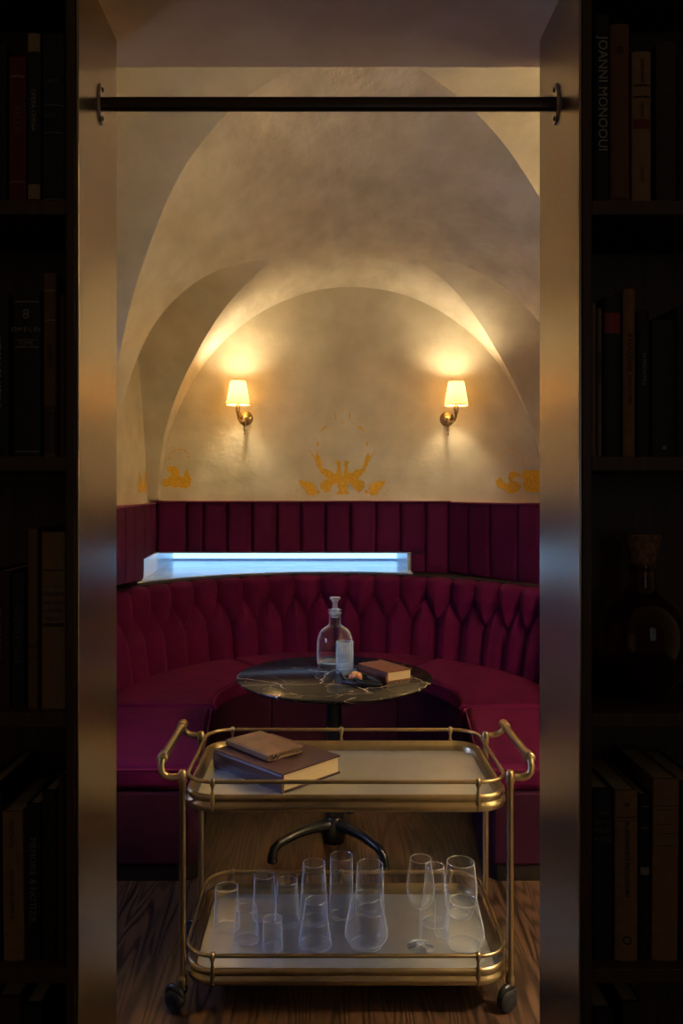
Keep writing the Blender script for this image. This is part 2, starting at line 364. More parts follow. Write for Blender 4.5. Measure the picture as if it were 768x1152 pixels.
# added unseen glow shaped as a window in the front bay's left wall
w2 = MB().box(-1.779, -1.772, 2.50, 3.05, .99, 1.55).build('window_added_left', emit('added_cool_glow', (.30, .45, 1.0, 1), COOL_FILL), smooth=False); struct(w2)
f2 = MB(); f2.box(-1.782, -1.74, 2.45, 2.50, .957, 1.60); f2.box(-1.782, -1.74, 3.05, 3.10, .957, 1.60); f2.box(-1.782, -1.74, 2.50, 3.05, .957, .99); f2.box(-1.782, -1.74, 2.50, 3.05, 1.55, 1.60); f2.box(-1.779, -1.755, 2.76, 2.79, .99, 1.55)
f2.build('window_frame', 'ebony', w2, smooth=False, bevel=.003)
MB().box(-1.78, -1.50, 2.40, 3.15, 1.602, 1.63).box(-1.52, -1.50, 2.40, 3.15, 1.50, 1.602).box(-1.78, -1.52, 2.40, 2.42, 1.2, 1.602).build('added_light_hood', 'ebony', w2, smooth=False)  # unseen hood added to keep the cool glow off the vault
# recess: backlit window, sill slab, white reveals
arc = lambda cx, cy, r, a0, a1, n: [(cx+r*math.cos(math.radians(a0+(a1-a0)*i/n)), cy+r*math.sin(math.radians(a0+(a1-a0)*i/n))) for i in range(n+1)]
CX, CY = .07, 4.2
win = MB().box(-1.24, .60, 6.60, 6.64, .955, 1.082).build('window_1', 'niche_glow', smooth=False); struct(win)
fr = MB()
fr.box(.60, .635, 5.755, 6.66, .955, 1.084)
fr.add([(-1.150, 5.04, .955), (-1.24, 6.60, .955), (-1.262, 6.60, .955), (-1.175, 5.04, .955), (-1.150, 5.04, 1.084), (-1.24, 6.60, 1.084), (-1.262, 6.60, 1.084), (-1.175, 5.04, 1.084)], [(0, 3, 2, 1), (4, 5, 6, 7), (0, 1, 5, 4), (1, 2, 6, 5), (2, 3, 7, 6), (3, 0, 4, 7)])
fr.box(-1.24, .60, 6.575, 6.60, .955, .972)
fr.build('window_frame', 'white', win, smooth=False, bevel=.003)
MB().box(-1.235, .60, 5.80, 6.60, 1.072, 1.084).build('window_head', 'white', win, smooth=False)
a_l = math.degrees(math.acos((-1.150-CX)/1.425)); a_r = math.degrees(math.acos((.618-CX)/1.425))
slab = prism(arc(CX, CY, 1.425, a_r, a_l, 40)+[(-1.238, 6.598), (.618, 6.598)], .930, .957)
struct(prism(arc(CX, CY, 1.425, 166, a_l+.1, 20)+[(-1.24, 6.0), (-1.275, 6.0), (-1.34, 4.6)], .915, .945).build('trim_4', 'ebony', smooth=False))
struct(slab.build('window_sill', 'sill', smooth=False))

# camera room far wall, plus an added unseen window for glints on glass
struct(MB().box(-2.6, 3.2, -2.72, -2.62, 0, 3.3).build('wall_rear', 'soffit', smooth=False))
w3 = MB().box(.35, 1.35, -2.615, -2.605, 1.0, 2.5).build('window_added_rear', emit('added_rear_glow', (.75, .85, 1.0, 1), REAR_FILL), smooth=False); struct(w3)
f3 = MB()
for x_ in (.30, .835, 1.35): f3.box(x_, x_+.05, -2.62, -2.57, .95, 2.55)
for z_ in (.95, 1.735, 2.5): f3.box(.30, 1.40, -2.618, -2.575, z_, z_+.04)
f3.build('window_frame', 'ebony', w3, smooth=False)
# ================================================================== UPHOLSTERED WALL PANELS
def channel_panels(parent, p0, p1, us, z0, z1, depth=.045, first='channel_panel', zbot=None):
    """vertical padded channels along the wall line p0-p1; us are the seam stations (0..1)"""
    p0 = Vector(p0); p1 = Vector(p1); d = (p1-p0); Ln = d.length; d.normalize(); nrm = Vector((d.y, -d.x))
    for i in range(len(us)-1):
        a, b = us[i]*Ln, us[i+1]*Ln; zq = zbot[i] if zbot else z0; za_, zb_ = zq if isinstance(zq, tuple) else (zq, zq); zb = za_
        nx, nz = 14, 18; mb = MB(); rows = []
        for k in range(nz+1):
            row = []
            for j in range(nx+1):
                s = a+.0008+(b-a-.0016)*j/nx; zb = za_+(zb_-za_)*j/nx; z = zb+(z1-zb)*k/nz
                ds = min(s-a, b-s); dz = min(z-zb, z1-z)
                h = depth*(.45+.55*(1-math.exp(-ds/.010)))*(.7+.3*(1-math.exp(-dz/.02)))
                q = p0+d*s+nrm*h; row.append((q.x, q.y, z))
            rows.append(row)
        grid(mb, rows)
        # back and sides so every channel is a solid pad
        q = [p0+d*a, p0+d*b]; o = len(mb.v); W = nx+1
        bk = [(q[0].x-nrm.x*.02, q[0].y-nrm.y*.02, za_), (q[1].x-nrm.x*.02, q[1].y-nrm.y*.02, zb_), (q[1].x-nrm.x*.02, q[1].y-nrm.y*.02, z1), (q[0].x-nrm.x*.02, q[0].y-nrm.y*.02, z1)]
        mb.v += bk
        mb.f.append((o, o+3, o+2, o+1))
        mb.f.append(tuple(range(W))+(o+1, o)); mb.f.append(tuple(nz*W+j for j in range(W))[::-1]+(o+3, o+2))
        mb.f.append(tuple(k*W for k in range(nz+1))[::-1]+(o, o+3)); mb.f.append(tuple(k*W+nx for k in range(nz+1))+(o+2, o+1))
        mb.build(first, 'velvet_panel', parent, angle=60)
PT = 1.4425; PL = .957
bp_ = thing('upholstered_wall_panel', 'long burgundy velvet channel panelling on the back wall above the lit recess', 'wall panel', (0, YB, PL))
pxs = [174, 209, 228, 255, 283, 311, 338, 366, 394, 423, 451, 479, 507]
X = [(p-364)*5.70/900 for p in pxs]; x0, x1 = X[0], X[-1]
us = [(x-x0)/(x1-x0) for x in X]
channel_panels(bp_, (x0, -.004), (x1, -.004), us, 0, PT-PL, zbot=[1.087-PL]*11+[-.016])
MB().box(.628, X[-2]-.004, -.035, .0, -.016, .126).build('channel_panel', 'velvet_panel', bp_, bevel=.006)
MB().tube([(x0, -.045, PT-PL+.004), (x1, -.045, PT-PL+.004)], .006).build('top_piping', 'piping', bp_)
MB().box(x0-.02, x1, -.045, -.002, PT-PL, PT-PL+.004).build('top_cap', 'piping', bp_, smooth=False)
lp = thing('upholstered_wall_panel', 'short velvet channel panelling on the left wall beside the lit recess', 'wall panel', (-1.065, 4.0, PL))
ys = [4.0, 4.3, 4.61, 5.05, 5.4, 5.68]
channel_panels(lp, (0, 0), (-.153, 1.70), [(y-4.0)/1.68 for y in ys], 0, PT-PL-.016, depth=.028, zbot=[(.085, .062), (.062, .036), (.036, .0), .13, .13])
MB().tube([(.02, 0, PT-PL-.013), (-.133, 1.70, PT-PL-.006)], .006).build('top_piping', 'piping', lp)
prism([(.01, 0), (-.143, 1.70), (-.185, 1.70), (-.185, 0)], PT-PL-.016, PT-PL-.010).build('top_cap', 'piping', lp, smooth=False)
rp = thing('upholstered_wall_panel', 'velvet channel panelling angled forward at the right of the back wall', 'wall panel', (.905, YB-.05, PL))
channel_panels(rp, (0, 0), (.44, -.78), [0, .24, .49, .78, 1.0], -.01, PT-PL-.005, depth=.03)
MB().tube([(-.01, -.03, PT-PL-.002), (.42, -.80, PT-PL-.006)], .006).build('top_piping', 'piping', rp)
capm = prism([(0, 0), (.44, -.78), (.72, -.78), (.72, .046), (0, .046)], PT-PL-.012, PT-PL-.004)
capm.build('top_cap', 'piping', rp, smooth=False)
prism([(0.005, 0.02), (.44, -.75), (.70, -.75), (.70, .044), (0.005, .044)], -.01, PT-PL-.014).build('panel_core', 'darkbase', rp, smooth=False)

# ================================================================== BANQUETTE
bq = thing('curved_banquette', 'curved burgundy velvet banquette with deep-buttoned backrest sweeping round the marble table', 'banquette', (CX, CY, 0))
A0, A1 = -14, 196
pitch = math.radians(8.05)
ph0 = math.radians(90)+pitch*.5
z1b, z2b = .805, .655
def segdist(px_, pz, ax, az, bx, bz):
    dx, dz = bx-ax, bz-az; t = max(0, min(1, ((px_-ax)*dx+(pz-az)*dz)/(dx*dx+dz*dz))); return math.hypot(px_-ax-t*dx, pz-az-t*dz)
def puff(u, z):
    R = 1.26; w_ = pitch*R; s = u*w_   # metres along arc, u in pitches
    n = math.floor(u); best = 9; bt = 9
    for k in (n-1, n, n+1, n+2):
        c = k*w_
        best = min(best, segdist(s, z, c, z1b, c, 1.2), segdist(s, z, c, z1b, c-.5*w_, z2b), segdist(s, z, c, z1b, c+.5*w_, z2b), segdist(s, z, c+.5*w_, z2b, c+.5*w_, .2))
        bt = min(bt, math.hypot(s-c, z-z1b), math.hypot(s-c-.5*w_, z-z2b))
    h = .072*(1-math.exp(-best/.038))
    return h-.022*math.exp(-(bt/.022)**2)
mb = MB(); rows = []; NA, NZ = 620, 76
for k in range(NZ+1):
    t = k/NZ; z = .40+.545*t
    row = []
    roll = 0
    if z > .90: q = (z-.90)/.045; roll = .035*(1-math.sqrt(max(0, 1-min(1, q)**2)))
    for i in range(NA+1):
        a = math.radians(A0+(A1-A0)*i/NA); u = (a-ph0)/pitch
        R = 1.235+.075*t - puff(u, z) + roll*1.6
        row.append((R*math.cos(a), R*math.sin(a), z))
    rows.append(row)
# top return to the rim and outer shell
rows.append([(1.335*math.cos(math.radians(A0+(A1-A0)*i/NA)), 1.335*math.sin(math.radians(A0+(A1-A0)*i/NA)), .947) for i in range(NA+1)])
rows.append([(1.335*math.cos(math.radians(A0+(A1-A0)*i/NA)), 1.335*math.sin(math.radians(A0+(A1-A0)*i/NA)), .05) for i in range(NA+1)])
grid(mb, rows); bcush = mb.build('backrest', 'velvet', bq, angle=80)
n_b = 0
for k in range(-30, 31):
    for (zz, off) in ((z1b, 0), (z2b, .5)):
        a = ph0+(k+off)*pitch
        if math.radians(A0+1) < a < math.radians(A1-1):
            t = (zz-.40)/.545; R = 1.235+.075*t+.010
            T = Matrix.Translation((R*math.cos(a), R*math.sin(a), zz)) @ Matrix.Rotation(a+PI, 4, 'Z') @ Matrix.Rotation(PI/2, 4, 'Y')
            MB().lathe([(.0001, .010), (.006, .009), (.010, .005), (.011, 0), (.009, -.004)], 12, T).build('button', 'velvet', bcush)
pl = arc(0, 0, 1.322, A0, A1, 120)+arc(0, 0, 1.425, A1, A0, 120)
prism(pl, .925, .950).build('wooden_rim', 'ebony', bq, smooth=False, bevel=.004)
# dark wood deck behind the rim where there is no recess
dk = prism(arc(CX, CY, 1.43, a_r-1, 10, 40)+[(1.74, 5.745), (.625, 5.745)], .915, .94)
tag(dk.build('ledge_board', 'ebony', smooth=False), 'dark wooden ledge behind the right part of the curved backrest', 'ledge')

def cushion(name, outline, z0, z1, m, parent, bev=.028, label=None):
    o = prism(outline, z0, z1).build(name, m, parent, bevel=bev, seg=5, angle=30, label=label)
    return o
def piping_on(parent, pts, z, r=.0045, closed=False):
    return MB().tube([(x, y, z) for x, y in pts], r, 8, closed=closed).build('piping', 'piping', parent)
SZ = .45
def seat_seg(a0, a1, label, cut=None):
    rin, rout = .64, 1.155
    inn = arc(0, 0, rin, a0, a1, 36); out = arc(0, 0, rout, a1, a0, 36)
    if cut is not None:   # straight end towards the block
        pol = [p for p in inn if p[1] > cut+.01]; po = [p for p in out if p[1] > cut+.01]
        sgn = 1 if pol[0][0] > 0 or a0 < 60 else -1
        sgn = 1 if a0 < 60 else -1
        xi = sgn*math.sqrt(rin**2-cut**2); xo = sgn*math.sqrt(rout**2-cut**2)
        outline = (pol+po) if False else None
        if sgn < 0: outline = pol+[(xi, cut), (xo, cut)]+po
        else: outline = [(xi, cut)]+pol+po+[(xo, cut)]
        inn2 = pol+[(xi, cut)] if sgn < 0 else [(xi, cut)]+pol
    else: outline = inn+out; inn2 = inn
    t = cushion('seat', outline, SZ-.105, SZ, 'velvet', bq)
    piping_on(t, [(x*1.004, y*1.004) for x, y in inn2], SZ-.020)
    # base under the cushion, set back
    sb = prism([(x*1.03 if math.hypot(x, y) < .8 else x*.99, y*1.03 if math.hypot(x, y) < .8 else y*.99) for x, y in outline], .0, SZ-.107)
    sb.build('seat_base', 'plum_shaded', t, smooth=False)
    return t
seat_seg(56.4, 124.6, 'curved burgundy seat cushion behind the marble table, middle of the banquette')
seat_seg(-25, 55.6, 'curved burgundy seat cushion right of the marble table', cut=-.21)
seat_seg(125.4, 205, 'curved burgundy seat cushion left of the marble table', cut=-.21)
# square blocks at the two ends
def block(pts, label):
    cx = sum(p[0] for p in pts)/len(pts); cy = sum(p[1] for p in pts)/len(pts)
    t = thing('upholstered_bench', label, 'bench', (cx, cy, 0), group='end benches')
    loc = [(x-cx, y-cy) for x, y in pts]
    cushion('cushion', loc, SZ-.10, SZ, 'velvet', t, .03)
    q = [(x*.985, y*.985) for x, y in loc]
    prism(q, .06, SZ-.102).build('bench_body', 'plum_shaded', t, smooth=False, bevel=.012)
    prism([(x*.96, y*.96) for x, y in loc], 0, .06).build('plinth', 'ebony', t, smooth=False)
    piping_on(t, [(x*.994, y*.994) for x, y in loc], SZ-.016, closed=True)
    return t
block([(-1.35, 3.09), (-.52, 3.09), (-.478, 3.14), (-.555, 3.965), (-1.35, 3.965)], 'square purple velvet bench at the left, in front of the curved banquette')
block([(1.45, 3.09), (.66, 3.09), (.612, 3.14), (.70, 3.965), (1.45, 3.965)], 'square crimson velvet bench at the right, in front of the curved banquette')

# ================================================================== TABLE
TX, TY, TZ = .045, 3.46, .715
tb = thing('pedestal_table', 'round black marble pedestal table with fine pale veins', 'table', (TX, TY, 0))
MB().lathe([(.0001, TZ-.022), (.395, TZ-.022), (.415, TZ-.012), (.4217, TZ-.005), (.4205, TZ-.001), (.418, TZ), (.0001, TZ)], 128, cap=False).build('tabletop', 'marble', tb, angle=50)
MB().lathe([(.14, TZ-.023), (.14, TZ-.032), (.05, TZ-.045), (.032, TZ-.07), (.030, .30), (.032, .22), (.040, .17), (.040, .13), (.034, .11), (.050, .085), (.056, .055), (.05, .02), (.045, .0)], 32).build('column', 'black', tb)
for k, a in enumerate((-142, -52, 76)):
    a = math.radians(a); c, s_ = math.cos(a), math.sin(a)
    pr = [(0.02, .075, .030), (.10, .088, .024), (.20, .085, .020), (.285, .070, .018), (.315, .050, .017), (.322, .030, .017), (.322, .012, .020)]
    MB().tube([(r*c, r*s_, z) for r, z, _ in pr], [q for _, _, q in pr], 14).build('leg', 'black', tb)
    T = Matrix.Translation((.322*c, .322*s_, 0))
    MB().lathe([(.020, 0), (.022, .006), (.018, .014)], 16, T).build('foot', 'rubber', tb)

def glass_shell(outer, wall, base):
    """closed lathe profile from an outer profile [(r,z)...] bottom to top"""
    inner = [(max(r-wall, .0005), z) for r, z in outer if z > base+.0005]
    prof = [(.0001, outer[0][1])]+outer+[(outer[-1][0]-wall*.5, outer[-1][1]+wall*.4)]
    inner = inner[::-1]
    rb = inner[-1][0]
    return prof+inner+[(rb*.8, base+.0004), (rb*.35, base), (.0001, base)]
def smooth_prof(pts, n=6):
    out = []
    P = [pts[0]]+pts+[pts[-1]]
    for i in range(1, len(P)-2):
        for k in range(n):
            t = k/n; p0, p1, p2, p3 = P[i-1], P[i], P[i+1], P[i+2]
            out.append(tuple(.5*((2*p1[d])+(-p0[d]+p2[d])*t+(2*p0[d]-5*p1[d]+4*p2[d]-p3[d])*t*t+(-p0[d]+3*p1[d]-3*p2[d]+p3[d])*t**3) for d in (0, 1)))
    out.append(pts[-1]); return out

# decanter
dc = thing('decanter', 'clear glass decanter with a flared stopper on the marble table', 'decanter', (.052, 3.70, TZ))
DCR = 1
out = smooth_prof([(.072, 0), (.081, .008), (.0825, .04), (.0825, .09), (.078, .125), (.064, .155), (.042, .172), (.029, .183), (.0265, .20), (.0265, .235)])
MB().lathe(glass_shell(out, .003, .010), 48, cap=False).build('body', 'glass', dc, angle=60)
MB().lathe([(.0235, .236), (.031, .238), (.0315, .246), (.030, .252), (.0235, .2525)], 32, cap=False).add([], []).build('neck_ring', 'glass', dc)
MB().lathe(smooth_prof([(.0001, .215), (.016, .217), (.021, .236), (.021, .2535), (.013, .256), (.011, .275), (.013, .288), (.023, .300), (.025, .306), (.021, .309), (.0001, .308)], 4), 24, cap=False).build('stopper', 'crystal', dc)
def dring(p, r_, z, n_): return MB().tube([(r_*math.cos(2*PI*i/48), r_*math.sin(2*PI*i/48), z) for i in range(48)], .0016, 6, closed=True).build(n_, 'edge', p)  # pale ring painting a bright glint along the glass
dring(dc, .079, .004, 'base_glint'); dring(dc, .0265, .2345, 'neck_glint')
# cut crystal tumbler
ct = thing('crystal_tumbler', 'tall square-cut crystal tumbler standing in front of the decanter', 'glass', (.092, 3.515, TZ))
n = 48; prof = [(.036, 0), (.038, .004), (.039, .02), (.039, .04), (.039, .06), (.039, .08), (.039, .10), (.0385, .118), (.0385, .137), (.0365, .139), (.0345, .137), (.0345, .02), (.030, .014), (.0001, .013)]
mb = MB(); vs = []; fs = []
P2 = [(.0001, 0)]+prof
for pi, (r, z) in enumerate(P2):
    for i in range(n):
        rr = r
        if 2 <= pi <= 8 and z < .12: rr = r - (.0022 if i % 3 == 0 else 0) + (.0008 if i % 3 == 1 else 0)
        a = 2*PI*i/n; vs.append((rr*math.cos(a), rr*math.sin(a), z))
for k in range(len(P2)-1):
    for i in range(n):
        j = (i+1) % n; fs.append((k*n+i, k*n+j, (k+1)*n+j, (k+1)*n+i))
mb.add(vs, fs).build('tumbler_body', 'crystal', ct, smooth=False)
# flat book builder: lies on its back, spine on the -x side in local space
def flat_book(name, label, loc, rz, L_, W_, H_, cover, group=None, ct_=.004, clasp=False, pg='pages'):
    t = thing(name, label, 'book', loc, rz, group)
    # L along local y (spine direction), W along local x from spine to fore edge
    mb = MB(); mb.box(-W_/2, W_/2, -L_/2, L_/2, 0, ct_); mb.box(-W_/2, W_/2, -L_/2, L_/2, H_-ct_, H_)
    sp = [(-W_/2+.004, 0), (-W_/2-.002, H_*.15), (-W_/2-.005, H_*.5), (-W_/2-.002, H_*.85), (-W_/2+.004, H_), (-W_/2+.008, H_-ct_), (-W_/2+.008, ct_)]
    nn = len(sp)
    mb.add([(x, -L_/2, z) for x, z in sp]+[(x, L_/2, z) for x, z in sp], [tuple(range(nn)), tuple(range(nn, 2*nn))[::-1]]+[(i, nn+i, nn+(i+1) % nn, (i+1) % nn) for i in range(nn)])
    mb.build('cover', cover, t, smooth=False, bevel=.0012)
    MB().box(-W_/2+.009, W_/2-.006, -L_/2+.006, L_/2-.006, ct_+.0002, H_-ct_-.0002).build('page_block', pg, t, smooth=False)
    return t
sb_ = flat_book('hardback_book', 'small russet hardback book lying on the marble table', (.262, 3.455, TZ), math.radians(32), .215, .135, .044, 'tanbook')
# sunglasses in front of the book
sg = thing('sunglasses', 'black sunglasses with amber lens lying before the russet book', 'sunglasses', (.135, 3.30, TZ), math.radians(-22)); sg.scale = (1.15, 1.15, 1.25)
fm = MB()
fm.tube([(-.075, .035, .022), (-.06, .02, .014), (-.045, .0, .010), (-.02, -.008, .012), (0, -.002, .018), (.02, -.010, .012), (.05, -.010, .010), (.08, -.004, .010), (.095, .002, .012)], [.004, .006, .009, .008, .006, .008, .009, .008, .006], 12)
fm.build('frame', 'black', sg)
MB().tube([(-.055, .010, .012), (-.03, .030, .022), (0, .042, .026), (.04, .035, .020), (.085, .010, .012)], [.006, .007, .006, .007, .006], 10).build('temple', 'black', sg)
MB().tube([(-.05, -.006, .006), (0, -.024, .008), (.05, -.024, .008), (.095, -.004, .009)], [.005, .007, .008, .006], 10).build('temple', 'black', sg)
lm = MB(); T = Matrix.Translation((-.012, .024, .020)) @ Matrix.Diagonal((1, .8, .75, 1))
lm.lathe([(.026*math.sin(PI*i/12)+.0001, -.026*math.cos(PI*i/12)) for i in range(13)], 20, T, cap=False)
lm.build('lens', 'lens', sg)

# ================================================================== TROLLEY
TRX = (-.412+.544)/2
tr = thing('bar_cart', 'brass two-tier bar cart carrying books above and glassware below', 'bar cart', (TRX, 2.56, 0))
HW = .468; YF, YR = 2.30-2.56, 2.81-2.56
def rrect(hx, y0, y1, r, n=10):
    pts = []
    for cx, cy, a0 in ((hx-r, y1-r, 0), (-hx+r, y1-r, 90), (-hx+r, y0+r, 180), (hx-r, y0+r, 270)):
        for i in range(n+1):
            a = math.radians(a0+90*i/n); pts.append((cx+r*math.cos(a), cy+r*math.sin(a), math.cos(a), math.sin(a)))
    return pts
loop = rrect(HW, YF, YR, .085)
def circ_prof(o, z, r, n=10, sx=1): return [(o+sx*r*math.cos(2*PI*i/n), z+r*math.sin(2*PI*i/n)) for i in range(n)]
def make_tier(zt, name):
    """zt: height of the top edge of the tray rim"""
    lab = None
    tray = MB().sweep(loop, [(-.006, zt-.052), (.002, zt-.048), (.006, zt-.038), (.005, zt-.030), (-.001, zt-.026), (-.002, zt-.022), (.002, zt-.018), (.004, zt-.010), (.002, zt-.003), (-.003, zt), (-.008, zt-.002), (-.010, zt-.006), (-.018, zt-.010), (-.020, zt-.016), (-.025, zt-.028), (-.025, zt-.034), (-.016, zt-.046)]).build(name, 'gold', tr, angle=50)
    fl_ = [(x-nx*.021, y-ny*.021) for x, y, nx, ny in loop]
    prism(fl_, zt-.034, zt-.029).build('tray_floor', 'tray', tray, smooth=False, label='worn silvery metal tray floor')
    zr = zt+.037
    MB().tube([(x, y, zr) for x, y, nx, ny in loop], .006, 12, closed=True).build('guard_rail', 'gold', tray)
    for x, y in ((-.386, YF), (.378, YF), (-.386, YR), (.378, YR), (-.004, YR)):
        T = Matrix.Translation((x, y, 0))
        MB().lathe([(.0001, zt-.046), (.006, zt-.046), (.007, zt-.040), (.007, zt-.008), (.0065, zt), (.004, zt+.010), (.0042, zt+.018), (.008, zt+.030), (.0095, zt+.037), (.008, zt+.044), (.003, zt+.048), (.0001, zt+.0485)], 16, T, cap=False).build('baluster', 'gold', tray)
    return zt-.029
ZU = make_tier(.636, 'upper_tray'); ZL = make_tier(.136, 'lower_tray')
px_l, px_r = -.412-TRX, .544-TRX
for sx, xp in ((-1, px_l), (1, px_r)):
    for yp in (2.335-2.56, 2.69-2.56):
        top = .685 if yp < 0 else .692
        MB().lathe([(.0125, .072), (.0135, .078), (.0135, .090), (.0105, .094), (.0100, .10), (.0100, top-.03), (.0125, top-.026), (.0135, top-.010), (.0125, top+.004), (.008, top+.010), (.0001, top+.011)], 20, Matrix.Translation((xp, yp, 0))).build('post', 'gold', tr)
        # castor
        ang = math.radians(62 if sx < 0 else -58)
        off = -.020 if sx < 0 else -.012
        cs = MB().lathe([(.008, .040), (.016, .052), (.017, .060), (.012, .066), (.010, .072)], 16, Matrix.Translation((xp, yp, 0))).build('castor', 'black', tr)
        wx = xp+off; T = Matrix.Translation((wx, yp-.012, .032)) @ Matrix.Rotation(ang, 4, 'Z') @ Matrix.Rotation(PI/2, 4, 'Y')
        MB().lathe([(.010, -.015), (.026, -.014), (.031, -.010), (.032, -.004), (.0305, -.001), (.0305, .001), (.032, .004), (.031, .010), (.026, .014), (.010, .015)], 28, T).build('wheel', 'rubber', cs)
        T2 = Matrix.Translation((wx, yp-.012, .034)) @ Matrix.Rotation(ang, 4, 'Z')
        hood = MB(); pts = [Vector((0, .033*math.cos(t), .033*math.sin(t))) for t in [PI*(.1+.75*i/10) for i in range(11)]]
        hood.tube([T2 @ p for p in pts], [.006+.006*math.sin(PI*i/10) for i in range(11)], 10); hood.build('hood', 'black', cs)
    # handle: bar parallel to the depth axis, carried by a bent tube at each end
    xh = xp+sx*.060
    hz = .727; ya, yb = 2.335-2.56, 2.695-2.56
    bar = MB().tube([(xh, ya+.01, hz), (xh, yb-.005, hz)], .0125, 20).build('handle', 'gold', tr)
    for ye, dd in ((ya+.01, -1), (yb-.005, 1)):
        Tm = Matrix.Translation((xh, ye, hz)) @ Matrix.Rotation(-PI/2*dd, 4, 'X')
        MB().lathe([(.0125, -.040), (.0155, -.038), (.0160, -.034), (.0150, -.030), (.0150, -.006), (.0165, -.004), (.0165, .002), (.0145, .004), (.010, .008), (.0001, .009)], 20, Tm).build('handle_collar', 'gold', bar)
    f = [(xp, ya, .676), (xp+sx*.015, ya, .675), (xp+sx*.035, ya-.001, .674), (xp+sx*.050, ya-.003, .680), (xp+sx*.059, ya-.005, .692), (xp+sx*.061, ya-.003, .708), (xh, ya+.006, .724)]
    MB().tube(f, .0105, 14).build('handle_bracket', 'gold', tr)
    f = [(xp, yb, .690), (xp+sx*.02, yb, .688), (xp+sx*.042, yb, .692), (xp+sx*.055, yb-.004, .704), (xh, yb-.015, .722)]
    MB().tube(f, .0095, 14).build('handle_bracket', 'gold', tr)
# album and wallet on the upper tray
D0 = Vector((-.125, 2.380)); ang = math.radians(45)
u = Vector((-math.cos(ang), math.sin(ang))); v = Vector((math.sin(ang), math.cos(ang)))
cc = D0+u*.168+v*.128
# local -y end of the spine at D, spine along u: local y = u -> rotation
rz = math.atan2(u.y, u.x)-PI/2
album = flat_book('leather_album', 'large thick oxblood leather album on the upper tray of the cart', (cc.x, cc.y, ZU+.0004), rz, .335, .25, .058, 'leather', ct_=.005)
cw = cc+u*.055-v*.005
wal = thing('leather_notebook', 'small creased tan leather notebook lying on the thick album', 'notebook', (cw.x, cw.y, ZU+.0592), rz-.05)
nb = MB()
for z0, z1, sk in ((0, .0045, 0), (.0165, .021, .0)):
    nb.box(-.068, .070, -.115, .11, z0, z1)
nb.box(-.075, -.062, -.115, .11, .002, .0195)
nb.build('cover', 'hide', wal, bevel=.0022, seg=3)
MB().box(-.060, .060, -.108, .104, .0047, .0163).build('page_block', mat('aged_page_edges', (.10, .06, .04, 1), .8), wal, smooth=False)
rg = MB()
for k in range(2):
    rg.tube([(-.050+k*.016+.006*math.cos(t), -.119, .011+.009*math.sin(t)) for t in [2*PI*i/16 for i in range(16)]], .0014, 8, closed=True)
rg.build('metal_ring', 'steel', wal)

# ---------------------------------------------------------------- glasses
def ring(parent, r_, z, name='rim', th=.0011, m='edge'):  # thin pale ring
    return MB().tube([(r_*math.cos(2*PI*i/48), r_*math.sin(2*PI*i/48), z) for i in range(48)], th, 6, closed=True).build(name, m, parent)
def outer_base(pts): return pts[0][0]*.4+pts[1][0]*.6
def tumbler(name, label, x, y, rb, rr, h, cat='glass', bulge=None, base=.006, group='glasses on the lower tray', wall=.0013):
    if bulge:
        pts = [(rb*.80, 0), (rb, h*.05)]+bulge+[(rr, h)]
    else:
        pts = [(rb*.90, 0), (rb, h*.03), (rb*.995, h*.12), (rb+(rr-rb)*.35, h*.4), (rb+(rr-rb)*.75, h*.75), (rr, h)]
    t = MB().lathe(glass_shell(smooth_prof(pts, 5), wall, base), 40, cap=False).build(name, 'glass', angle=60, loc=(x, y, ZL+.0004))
    ring(t, rr-wall*.4, h); ring(t, outer_base(pts), .0015, 'base_glint', .0012)
    return tag(t, label, cat, group)
def gx(px, y): return (px-364)*y/900
tumbler('tumbler_glass', 'tall straight tumbler at the far left of the lower tray', gx(255, 2.57), 2.57, .041, .0365, .131)
tumbler('tumbler_glass', 'medium tapered tumbler second from the left, in the front row', gx(277, 2.50), 2.50, .040, .034, .100)
tumbler('tumbler_glass', 'tall tumbler in the back row, just behind the medium front tumbler', gx(297.5, 2.635), 2.635, .040, .034, .140)
tumbler('tumbler_glass', 'tall tumbler in the back row, left of the tallest conical glass', gx(323, 2.60), 2.60, .041, .0335, .137)
tumbler('shot_glass', 'smallest short tumbler, in the front row left of centre', gx(306.5, 2.455), 2.455, .032, .029, .090)
tumbler('highball_glass', 'tallest conical highball glass with narrow rim, behind the front conical tumbler', gx(353, 2.61), 2.61, .047, .036, .190)
tumbler('tumbler_glass', 'conical tumbler with wide base in the front row at the centre', gx(354.5, 2.475), 2.475, .051, .031, .136)
tumbler('highball_glass', 'tall highball glass at the back, right of the conical highball', gx(384, 2.645), 2.645, .040, .0375, .197)
tumbler('tumbler_glass', 'wide tall tumbler directly behind the round-bellied front glass', gx(416, 2.675), 2.675, .049, .044, .155, base=.01)
tumbler('stemless_glass', 'round-bellied stemless glass with thick base, front row centre', gx(412, 2.475), 2.475, .052, .043, .150, bulge=[(.066, .030), (.065, .055), (.056, .095)], base=.016)
tumbler('highball_glass', 'slim tall glass standing just behind the wine glass', gx(489, 2.60), 2.60, .045, .030, .185, bulge=[(.048, .020), (.046, .05), (.036, .11)], base=.014)
tumbler('stemless_glass', 'large balloon-shaped stemless glass at the right rear of the tray', gx(518, 2.65), 2.65, .040, .045, .175, bulge=[(.050, .035), (.054, .07), (.052, .115)], base=.012)
tumbler('stemless_glass', 'squat thick-based tumbler at the right front of the tray', gx(521.5, 2.475), 2.475, .055, .043, .135, bulge=[(.062, .025), (.062, .05), (.053, .09)], base=.016)
tumbler('tumbler_glass', 'narrow tumbler tucked between the wine glass and the squat glass', gx(496.5, 2.53), 2.53, .022, .021, .150, base=.008)
